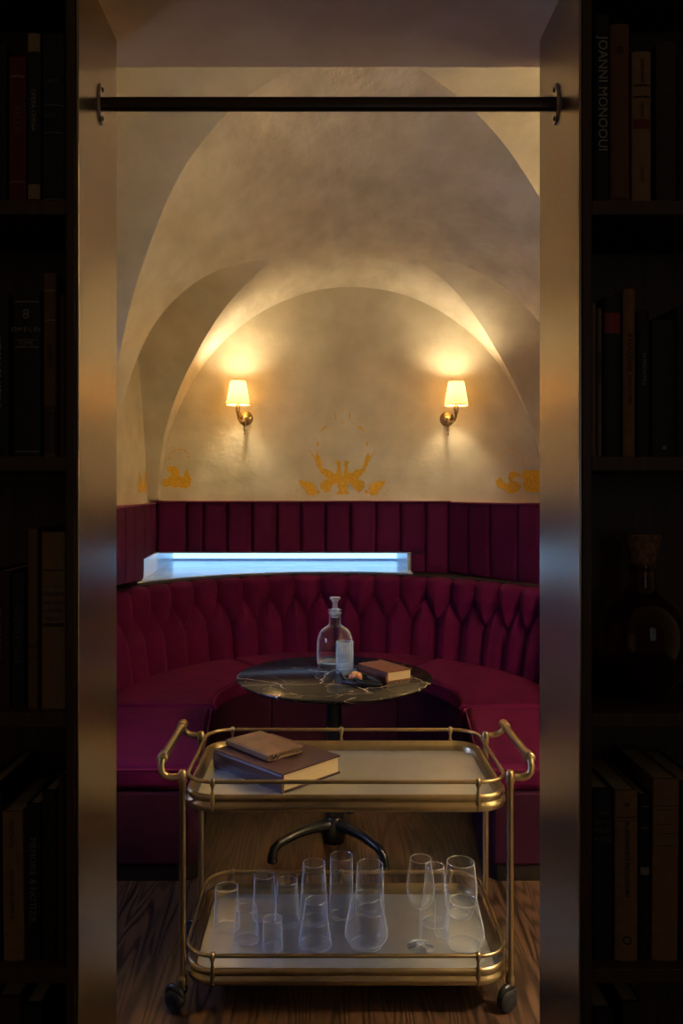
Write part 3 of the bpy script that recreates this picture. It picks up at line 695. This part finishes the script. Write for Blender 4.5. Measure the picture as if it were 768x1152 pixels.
# wine glass
wg = thing('wine_glass', 'tall stemmed wine glass, the only stemmed glass on the lower tray', 'wine glass', (gx(473, 2.46), 2.46, ZL+.0004))
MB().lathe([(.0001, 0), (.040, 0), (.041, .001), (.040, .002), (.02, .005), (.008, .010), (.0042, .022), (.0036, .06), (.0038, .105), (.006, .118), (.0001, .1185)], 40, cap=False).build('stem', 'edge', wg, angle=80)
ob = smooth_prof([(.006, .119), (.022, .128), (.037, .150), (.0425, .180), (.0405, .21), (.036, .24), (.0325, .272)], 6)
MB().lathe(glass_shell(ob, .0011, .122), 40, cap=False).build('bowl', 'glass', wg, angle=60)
ring(wg, .0322, .272); ring(wg, .0405, .0012, 'foot_glint', .001)

# ================================================================== WALL LAMPS
def sconce(label, loc, sx, rz=0, watts=LAMP_W, col=(1.0, .80, .50)):
    t = thing('wall_lamp', label, 'wall lamp', loc, rz, 'brass wall lamps')
    # plate on the wall (local y=0), pointing towards -y
    T = Matrix.Rotation(PI/2, 4, 'X')
    MB().lathe([(.052, .0), (.052, .005), (.048, .010), (.030, .014), (.026, .020), (.012, .024), (.0001, .025)], 32, T).build('backplate', 'brass', t)
    arm = [(0, -.02, -.005), (.010*sx, -.05, -.022), (.022*sx, -.105, -.032), (.032*sx, -.155, -.024), (.036*sx, -.182, 0), (.036*sx, -.188, .028)]
    MB().tube(arm, [.009, .0075, .007, .007, .008, .010], 12).build('arm', 'brass', t)
    # turned drop finial under the hub
    T = Matrix.Translation((.004*sx, -.045, 0))
    MB().lathe([(.0001, -.125), (.004, -.120), (.0055, -.112), (.003, -.104), (.005, -.090), (.010, -.080), (.006, -.072), (.007, -.060), (.013, -.048), (.016, -.034), (.014, -.018), (.017, -.008), (.012, .006), (.0001, .012)], 16, T, cap=False).build('finial', 'brass', t)
    T = Matrix.Translation((.036*sx, -.188, 0))
    MB().lathe([(.010, .022), (.016, .026), (.014, .036), (.017, .048), (.0165, .072), (.013, .074), (.011, .098)], 20, T).build('candle_cup', 'brass', t)
    mb = MB(); n = 48; zb, zt = .075, .245; rb, rt = .083, .053; th = .0012
    mb.lathe([(rb, zb), (rt, zt), (rt-th, zt), (rb-th, zb), (rb, zb)], 48, T, cap=False).build('lamp_shade', 'shade', t, angle=60)
    rim = MB(); rim.lathe([(rb+.001, zb), (rb+.001, zb+.004), (rb-.002, zb+.004), (rb-.002, zb), (rb+.001, zb)], 48, T, cap=False)
    rim.lathe([(rt+.001, zt-.004), (rt+.001, zt), (rt-.002, zt), (rt-.002, zt-.004), (rt+.001, zt-.004)], 48, T, cap=False); rim.build('shade_trim', 'hide', t)
    MB().lathe([(.007, .098), (.010, .110), (.016, .128), (.017, .142), (.012, .158), (.0001, .166)], 16, T, cap=False).build('bulb', 'bulb', t)
    ld = bpy.data.lights.new('bulb_light', 'POINT'); ld.energy = watts; ld.color = col; ld.shadow_soft_size = .03
    lo = bpy.data.objects.new('bulb_light', ld); C.objects.link(lo); lo.parent = t; lo.location = (.036*sx, -.188, .198)
    return t
sconce('brass wall lamp with lit cream shade, left one on the back wall', (-.56, YB, 2.045), -1)
sconce('brass wall lamp with lit cream shade, right one on the back wall', (.885, YB, 2.040), 1)
if SIDE_W: sconce('added fill lamp shaped as brass wall lamp, near right side wall, out of sight', (2.128, 1.80, 2.15), 1, -PI/2, SIDE_W, (1.0, .85, .62))  # unseen lamp added to brighten the vault

# ================================================================== FRESCO PATCHES
def ragged(pts, jit, n):
    out = []
    for i in range(len(pts)):
        a = pts[i]; b = pts[(i+1) % len(pts)]; L2 = math.hypot(a[0]-b[0], a[1]-b[1]); k = max(1, int(L2/n))
        for j in range(k):
            t = j/k; out.append((a[0]+(b[0]-a[0])*t+random.uniform(-jit, jit), a[1]+(b[1]-a[1])*t+random.uniform(-jit, jit)))
    return out
def fresco(label, polys, sc, ox, oy, D=YB):
    mb = MB()
    for P in polys:
        big = len(P) > 6
        Q = ragged(P, 4 if big else 1.5, 9 if big else 8)
        W_ = [((ox+x/sc-364)*D/900, 1.5+(556-(oy+y/sc))*D/900) for x, y in Q]
        n = len(W_)
        mb.add([(x, YB-.0018, z) for x, z in W_]+[(x, YB+.0005, z) for x, z in W_], [tuple(range(n)), tuple(range(n, 2*n))[::-1]]+[(i, (i+1) % n, n+(i+1) % n, n+i) for i in range(n)])
    return tag(mb.build('wall_painting', 'fresco', smooth=False), label, 'wall painting', 'faded gold wall paintings')
half = [[(160, 330), (205, 375), (212, 340), (238, 390), (252, 455), (300, 465), (330, 492), (345, 480), (352, 430), (335, 408), (372, 398), (374, 470), (385, 520), (385, 625), (340, 630), (362, 600), (345, 548), (325, 560), (300, 600), (275, 617), (235, 580), (245, 545), (285, 522), (240, 480), (220, 440), (200, 388)],
        [(98, 530), (135, 540), (180, 545), (210, 580), (215, 610), (190, 635), (150, 625), (140, 600), (105, 560)],
        [(215, 605), (242, 598), (225, 630)], [(240, 205), (265, 175), (290, 178), (268, 190), (245, 212)], [(333, 130), (335, 75), (344, 100), (338, 132)],
        [(214, 305), (219, 270), (231, 290), (222, 308)], [(368, 145), (385, 147), (385, 158)], [(375, 58), (385, 55), (385, 64)], [(70, 600), (95, 597), (74, 608)], [(305, 157), (328, 153), (312, 161)],
        [(104, 410), (110, 402), (116, 415)], [(76, 466), (82, 462), (86, 473)], [(255, 236), (262, 232), (268, 240)], [(196, 262), (208, 260), (208, 268)]]
fresco('faded gold double-headed eagle painting at the middle of the back wall', half+[[(770-x, y) for x, y in P][::-1] for P in half], 5.908, 320, 450)
def dots(cx, cy, r, a0, a1, n, s):
    o = []
    for i in range(n):
        a = math.radians(a0+(a1-a0)*i/(n-1)); x, y = cx+r*math.cos(a)+random.uniform(-4, 4), cy-r*math.sin(a)*1.15+random.uniform(-4, 4)
        q = s*random.uniform(.5, 1.2); o.append([(x-q, y+q*.3), (x, y-q*.7), (x+q, y), (x+q*.2, y+q)])
    return o
fresco('faded gold painting patch at the left end of the back wall', [[(385, 300), (440, 310), (490, 305), (525, 340), (520, 380), (550, 430), (590, 410), (600, 350), (620, 340), (670, 450), (650, 530), (600, 560), (560, 560), (520, 530), (480, 560), (440, 530), (380, 540), (330, 520), (350, 440), (385, 450), (430, 410), (445, 385), (395, 370)]]+dots(530, 230, 110, 170, -20, 16, 12)+dots(470, 190, 60, 80, 200, 6, 12), 10.24, 150, 495)
fresco('faded gold painting patch at the right end of the back wall', [[(140, 560), (200, 480), (240, 540), (300, 590), (335, 560), (310, 500), (330, 430), (400, 410), (460, 450), (485, 490), (510, 400), (540, 390), (560, 420), (600, 395), (690, 400), (760, 420), (770, 690), (540, 690), (510, 600), (520, 520), (470, 500), (430, 490), (385, 500), (370, 540), (440, 560), (490, 610), (470, 660), (380, 710), (320, 710), (240, 650), (170, 620)]]+dots(350, 300, 160, 200, -10, 24, 12)+dots(560, 290, 40, 0, 300, 6, 10), 11.8, 545, 495)
mb = MB()
for P in ([(5.40, 1.54), (5.43, 1.66), (5.46, 1.60), (5.50, 1.63), (5.53, 1.55), (5.57, 1.55), (5.60, 1.65), (5.63, 1.68), (5.66, 1.56), (5.64, 1.51), (5.58, 1.53), (5.50, 1.52), (5.44, 1.51)],):
    Q = ragged(P, .006, .02); n = len(Q)
    mb.add([(-1.2485, y, z) for y, z in Q]+[(-1.2505, y, z) for y, z in Q], [tuple(range(n)), tuple(range(n, 2*n))[::-1]]+[(i, (i+1) % n, n+(i+1) % n, n+i) for i in range(n)])
tag(mb.build('wall_painting', 'fresco', smooth=False), 'small faded gold patch on the left side wall above the velvet panelling', 'wall painting', 'faded gold wall paintings')

# ================================================================== HANGING ROD
rod = thing('hanging_rod', 'dark bronze rod fixed across the top of the opening', 'rod', (0, 1.226, 2.0975))
mb = MB(); n = 20
sec = [(.0065*math.cos(2*PI*i/n), (.0045+.0)*0+ (.011 if math.sin(2*PI*i/n) > 0 else -.011)*abs(math.sin(2*PI*i/n))**.6) for i in range(n)]
mb.add([(-.3385, y, z) for y, z in sec]+[(.353, y, z) for y, z in sec], [tuple(range(n)), tuple(range(n, 2*n))[::-1]]+[(i, n+i, n+(i+1) % n, (i+1) % n) for i in range(n)])
mb.build('bar', 'bronze', rod)
for sx, xw in ((-1, -.3419), (1, .3564)):
    pl_ = MB(); o_ = [(.016*math.cos(2*PI*i/32), .0325*math.sin(2*PI*i/32)) for i in range(32)]
    xi = xw-sx*.0035
    pl_.add([(xw, y, z) for y, z in o_]+[(xi, y*.9, z*.94) for y, z in o_], [tuple(range(32)), tuple(range(32, 64))[::-1]]+[(i, (i+1) % 32, 32+(i+1) % 32, 32+i) for i in range(32)])
    fp = pl_.build('flange', 'steel', rod)
    for z in (-.022, .022):
        T = Matrix.Translation((xi, 0, z)) @ Matrix.Rotation(-PI/2*sx, 4, 'Y')
        MB().lathe([(.004, 0), (.0038, .0008), (.002, .0016), (.0001, .0017)], 12, T).build('screw', 'black', fp)

# ================================================================== BOOKCASES
BY0, BY1 = 1.115, 1.306
SH = [.4800, .8375, 1.1950, 1.5525, 1.9100, 2.2675]
def bookcase(label, xin, sd):
    t = thing('bookcase', label, 'bookcase', (xin+sd*.40, (BY0+BY1)/2, 0))
    ox = xin+sd*.40; oy = (BY0+BY1)/2
    def bx(x0, x1, y0, y1, z0, z1): return MB().box(min(x0, x1)-ox, max(x0, x1)-ox, y0-oy, y1-oy, z0, z1)
    bx(xin, xin+sd*.0125, BY0, BY1, 0, 2.5).build('side_panel', 'shelfwood', t, smooth=False, bevel=.001)
    bx(xin+sd*.78, xin+sd*.80, BY0, BY1, 0, 2.5).build('side_panel', 'shelfwood', t, smooth=False, bevel=.001)
    bx(xin+sd*.0130, xin+sd*.7795, BY1-.010, BY1, 0, 2.5).build('back_panel', 'shelfwood', t, smooth=False)
    for z in [.1]+SH: bx(xin+sd*.0130, xin+sd*.7795, BY0+.001, BY1-.0105, z-.020, z).build('shelf', 'shelfwood', t, smooth=False, bevel=.001)
    return t
XL, XR = -.3465, .3610
bookcase('dark wooden bookcase left of the opening', XL, -1)
bookcase('dark wooden bookcase right of the opening', XR, 1)
DBK = 1.135
def B(px0, px1, ytop, shelf, col, label, group, c2=None, marks=(), lean=0, depth=.150, band=None, txt=None, tcol='#8a8070', D=DBK):
    """upright book, spine to the viewer; spine edges and top come from where it stands on its shelf"""
    x0, x1 = (px0-364)*D/900, (px1-364)*D/900; h = 1.5+(556-ytop)*D/900-SH[shelf]; W_ = x1-x0
    t = thing('shelved_book', label, 'book', ((x0+x1)/2, D, SH[shelf]+.0003), 0, group); t.rotation_euler = (0, lean, 0)
    m = mat('cloth_'+col.strip('#'), lin(col), .6, noise=(60, (1, 1, 1), .2), c2=tuple(v*.75 for v in lin(col)[:3])+(1,))
    c = .0022; mb = MB()
    mb.box(-W_/2, -W_/2+c, .004, depth, 0, h); mb.box(W_/2-c, W_/2, .004, depth, 0, h)
    n = 8; pts = [(-W_/2*math.cos(PI*i/n), .004-.004*math.sin(PI*i/n)) for i in range(n+1)]+[(W_/2-c*(.0), .0065), (-W_/2, .0065)]
    k = len(pts); mb.add([(x, y, 0) for x, y in pts]+[(x, y, h) for x, y in pts], [tuple(range(k))[::-1], tuple(range(k, 2*k))]+[(i, (i+1) % k, k+(i+1) % k, k+i) for i in range(k)])
    mb.build('cover', m, t, smooth=False)
    MB().box(-W_/2+c+.0002, W_/2-c-.0002, .0068, depth-.004, .003, h-.003).build('page_block', 'pages', t, smooth=False)
    for (v0, v1, cc_) in marks:      # label bands on the spine
        mb = MB(); a = [(-W_/2*.94*math.cos(PI*i/n), .0037-.0045*math.sin(PI*i/n)) for i in range(n+1)]; b_ = [(x, y+.0012) for x, y in a][::-1]
        a = a+b_; k = len(a); mb.add([(x, y, h*v0) for x, y in a]+[(x, y, h*v1) for x, y in a], [tuple(range(k))[::-1], tuple(range(k, 2*k))]+[(i, (i+1) % k, k+(i+1) % k, k+i) for i in range(k)])
        mb.build('spine_band', mat('band_'+cc_.strip('#'), lin(cc_), .5), t, smooth=False)
    for (s, v, size, vert) in (txt or ()):
        R = Matrix.Rotation(PI/2, 3, 'X')
        if vert: R = R @ Matrix.Rotation(-PI/2, 3, 'Z')
        text(t, 'spine_lettering', s, size, (0, -.0012, h*v), R, mat('ink_'+tcol.strip('#'), lin(tcol), .6), .0003)
    return t
g = 'books on the top shelf, left bookcase'
B(-14, 7, 50, 4, '#15100f', 'near-black book at the picture edge, top shelf of the left bookcase', g)
B(9, 29, 64, 4, '#5a1410', 'dark red book on the top shelf of the left bookcase', g, marks=((.86, .875, '#7a5a40'), (.15, .16, '#7a5a40')), txt=(('RECUEIL', .55, .013, True),), tcol='#7a4a38')
B(30, 45.5, 37, 4, '#1a1613', 'slim black book with pale bands at head and foot, top shelf left', g, marks=((.89, .995, '#8f7450'), (.035, .12, '#8f7450')), txt=(('OPERA OMNIA', .55, .009, True),))
B(47, 73, 38, 4, '#161210', 'wide black book beside the side panel, top shelf of the left bookcase', g, marks=((.58, .585, '#6a6258'), (.42, .425, '#6a6258'), (.03, .035, '#6a6258')), txt=(('VOL. I', .52, .009, False), ('ARS', .72, .009, False)), tcol='#5a5048')
g = 'books on the second shelf, left bookcase'
B(-12, 9, 330, 3, '#12100f', 'black book with white vertical lettering, second shelf left', g, txt=(('HISTORIA DE ARTIBUS', .52, .010, True),), tcol='#9a958a')
B(14, 45, 326, 3, '#161412', 'wide black book with round emblem on its spine, second shelf left', g, marks=((.925, .931, '#807868'), (.70, .704, '#6a6256'), (.655, .661, '#807868'), (.03, .035, '#807868')), txt=(('OM·E·L·IN', .76, .0095, False), ('8', .85, .020, False), ('TOME', .68, .008, False)), tcol='#857c6c')
B(48.5, 63, 307, 3, '#6b4a2c', 'tall tan leather-bound book with dark spine bands, second shelf left', g, marks=((.90, .905, '#a08050'), (.74, .745, '#a08050'), (.02, .28, '#3a2416'), (.25, .255, '#a08050')), txt=(('AGOSTI', .55, .010, True),), tcol='#2a1a10')
B(66.5, 74, 332, 3, '#4a1712', 'thin dark red book against the side panel, second shelf left', g)
g = 'books on the third shelf, left bookcase'
B(-14, 10, 643, 2, '#3a1210', 'dark maroon book at the picture edge, third shelf left', g, txt=(('PENSIEROSSO', .55, .012, True),), tcol='#8a5040')
B(12.5, 27, 645, 2, '#14110f', 'black book with faint lettering, third shelf left', g, txt=(('NOCTES ATTICAE', .55, .010, True),), tcol='#55504a')
B(30.5, 42, 595, 2, '#6a4c2e', 'slim tan book with brown rule lines, third shelf left', g, marks=((.34, .36, '#4a3018'), (.28, .29, '#4a3018'), (.64, .644, '#4a3018')))
B(46, 73, 599, 2, '#86663e', 'wide parchment-coloured book with a title panel, third shelf left', g, marks=((.78, .79, '#4a3420'), (.69, .695, '#4a3420'), (.465, .485, '#33221a')), txt=(('[AQUOV', .65, .0085, False), ('NUNO POET', .60, .0070, False), ('LECTORI', .555, .0070, False), ('TERZO', .51, .0070, False)), tcol='#2e2014')
g = 'books on the fourth shelf, left bookcase'
B(-16, .5, 880, 1, '#1c1410', 'very dark book at the picture edge, fourth shelf left', g)
B(3, 26.5, 914, 1, '#8a6a42', 'cream book with small vertical lettering, fourth shelf left', g, txt=(('TRATTATO', .86, .008, True), ('DELLE COSE ANTICHE', .45, .007, True)), tcol='#3c2c1c', lean=-.012)
B(29, 45, 905, 1, '#131110', 'black book with long grey vertical title, fourth shelf left', g, txt=(('MEMORIE & NOTIZIE', .52, .013, True),), tcol='#6a6458')
B(46.5, 62, 890, 1, '#15120f', 'plain black book, fourth shelf left', g)
B(64.5, 72.5, 872, 1, '#3a2015', 'thin brown book against the side panel, fourth shelf left', g)
g = 'books on the lowest shelf in view, left bookcase'
B(-5, 22, 1122, 0, '#3c1410', 'dark red book at the foot of the left bookcase', g)
B(26, 46, 1130, 0, '#1a1512', 'black book at the foot of the left bookcase', g)
g = 'books on the top shelf, right bookcase'
B(669, 685.5, 16, 4, '#121010', 'black book with big pale vertical lettering, top shelf right', g, txt=(('JOANNI MONOOUI', .58, .0185, True),), tcol='#9c9484')
B(687, 709, 27, 4, '#6a4020', 'tall brown book with a black dot on its spine, top shelf right', g, txt=(('●' if False else 'o', .86, .020, False), ('TOMO', .03, .006, False)), tcol='#1a120c', lean=-.004)
B(711, 733, 58, 4, '#8c6c44', 'cream book with black and red labels, top shelf right', g, marks=((.775, .785, '#1e1412'), (.70, .71, '#1e1412'), (.56, .50, '#6a1c14')), txt=(('DIZIONARIO', .87, .006, True), ('MAIORE', .62, .006, True), ('NOVUS', .2, .006, True)), tcol='#3c2c1c')
B(738, 762, 47, 4, '#2c1d15', 'dark brown book with faint gilt lines, top shelf right', g, marks=((.76, .765, '#5a4430'), (.70, .705, '#5a4430'), (.68, .683, '#5a4430')))
B(764, 784, 60, 4, '#181210', 'black book cut by the picture edge, top shelf right', g)
g = 'books on the second shelf, right bookcase'
B(664, 671, 341, 3, '#7a5c3c', 'thin cream book beside the side panel, second shelf right', g)
B(671.6, 677.5, 347, 3, '#7a6650', 'thin pale book with tiny lettering, second shelf right', g, txt=(('LA COSTRUZIONE', .6, .0055, True),), tcol='#2a2420')
B(679, 699, 334, 3, '#141110', 'black book with a red label near its top, second shelf right', g, marks=((.77, .90, '#8a2a18'),))
B(701, 715, 325, 3, '#8a6238', 'tall tan book with dark vertical title, second shelf right', g, txt=(('ATLAZIONE', .62, .010, True), ('DELLE LETTERE', .40, .006, True)), tcol='#2c1c12')
B(717, 731, 350, 3, '#131110', 'black book with tiny white lettering, second shelf right', g, txt=(('NUMISMATICA', .6, .007, True),), tcol='#8a857c')
B(733, 760, 360, 3, '#171311', 'wide black book with a small pale mark at its foot, second shelf right', g, txt=(('*', .05, .016, False),), tcol='#b0a898')
B(762, 784, 345, 3, '#1a1412', 'black book cut by the picture edge, second shelf right', g)
g = 'books on the fourth shelf, right bookcase'
B(666, 689, 888, 1, '#181513', 'black book with rows of grey lettering, fourth shelf right', g, txt=(('LIBER', .86, .008, False), ('SEXTUS', .81, .007, False), ('RERUM', .76, .008, False), ('ANTIQ', .71, .008, False)), tcol='#5c564e')
B(692, 718, 890, 1, '#8a6840', 'cream book with a dark hexagon near its foot, fourth shelf right', g, marks=((.84, .848, '#4a3822'), (.82, .823, '#4a3822')), txt=(('LE', .92, .008, False), ('ALESSANDRO MOLOGUIN', .60, .009, True), ('O', .12, .018, False)), tcol='#2a1e16')
B(720, 731.5, 895, 1, '#141210', 'narrow black book with a small pale square, fourth shelf right', g, marks=((.52, .565, '#7c7468'), (.80, .805, '#6c6458'), (.93, .934, '#6c6458')))
B(733.5, 763, 877, 1, '#8a6640', 'thick cream book with ruled lines, fourth shelf right', g, marks=((.85, .855, '#4e3a24'), (.83, .833, '#4e3a24'), (.75, .753, '#4e3a24'), (.70, .703, '#4e3a24'), (.63, .634, '#4e3a24')), lean=.010)
B(766, 790, 880, 1, '#181412', 'black book cut by the picture edge, fourth shelf right', g)
g = 'books on the lowest shelf in view, right bookcase'
B(668, 690, 1135, 0, '#2a1a12', 'brown book at the foot of the right bookcase', g)
B(700, 722, 1128, 0, '#2e2018', 'dark tan book at the foot of the right bookcase', g)

# flask on the right bookcase
fk = thing('flask', 'round amber glass flask with a cork stopper, on the right bookcase', 'flask', ((722-364)*1.20/900, 1.200, SH[2]+.0004))
out = smooth_prof([(.030, 0), (.036, .004), (.050, .030), (.060, .060), (.0635, .088), (.060, .118), (.046, .142), (.028, .156), (.0215, .168), (.0205, .196)], 6)
MB().lathe(glass_shell(out, .0022, .006), 48, cap=False).build('body', 'smoke', fk, angle=60)
MB().lathe([(.0203, .190), (.0245, .193), (.0250, .197), (.0240, .201), (.0203, .2015), (.0185, .198), (.0185, .191), (.0203, .190)], 32, cap=False).build('lip', 'smoke', fk)
MB().lathe([(.0001, .0065)]+[(r-.0026, z) for r, z in out if .0065 < z < .060]+[(.0001, .060)], 40, cap=False).build('liquor', 'liquor', fk)
MB().lathe([(.0172, .182), (.0182, .200), (.0270, .243), (.0265, .2455), (.0001, .246)], 28, cap=True).build('cork', 'cork', fk)
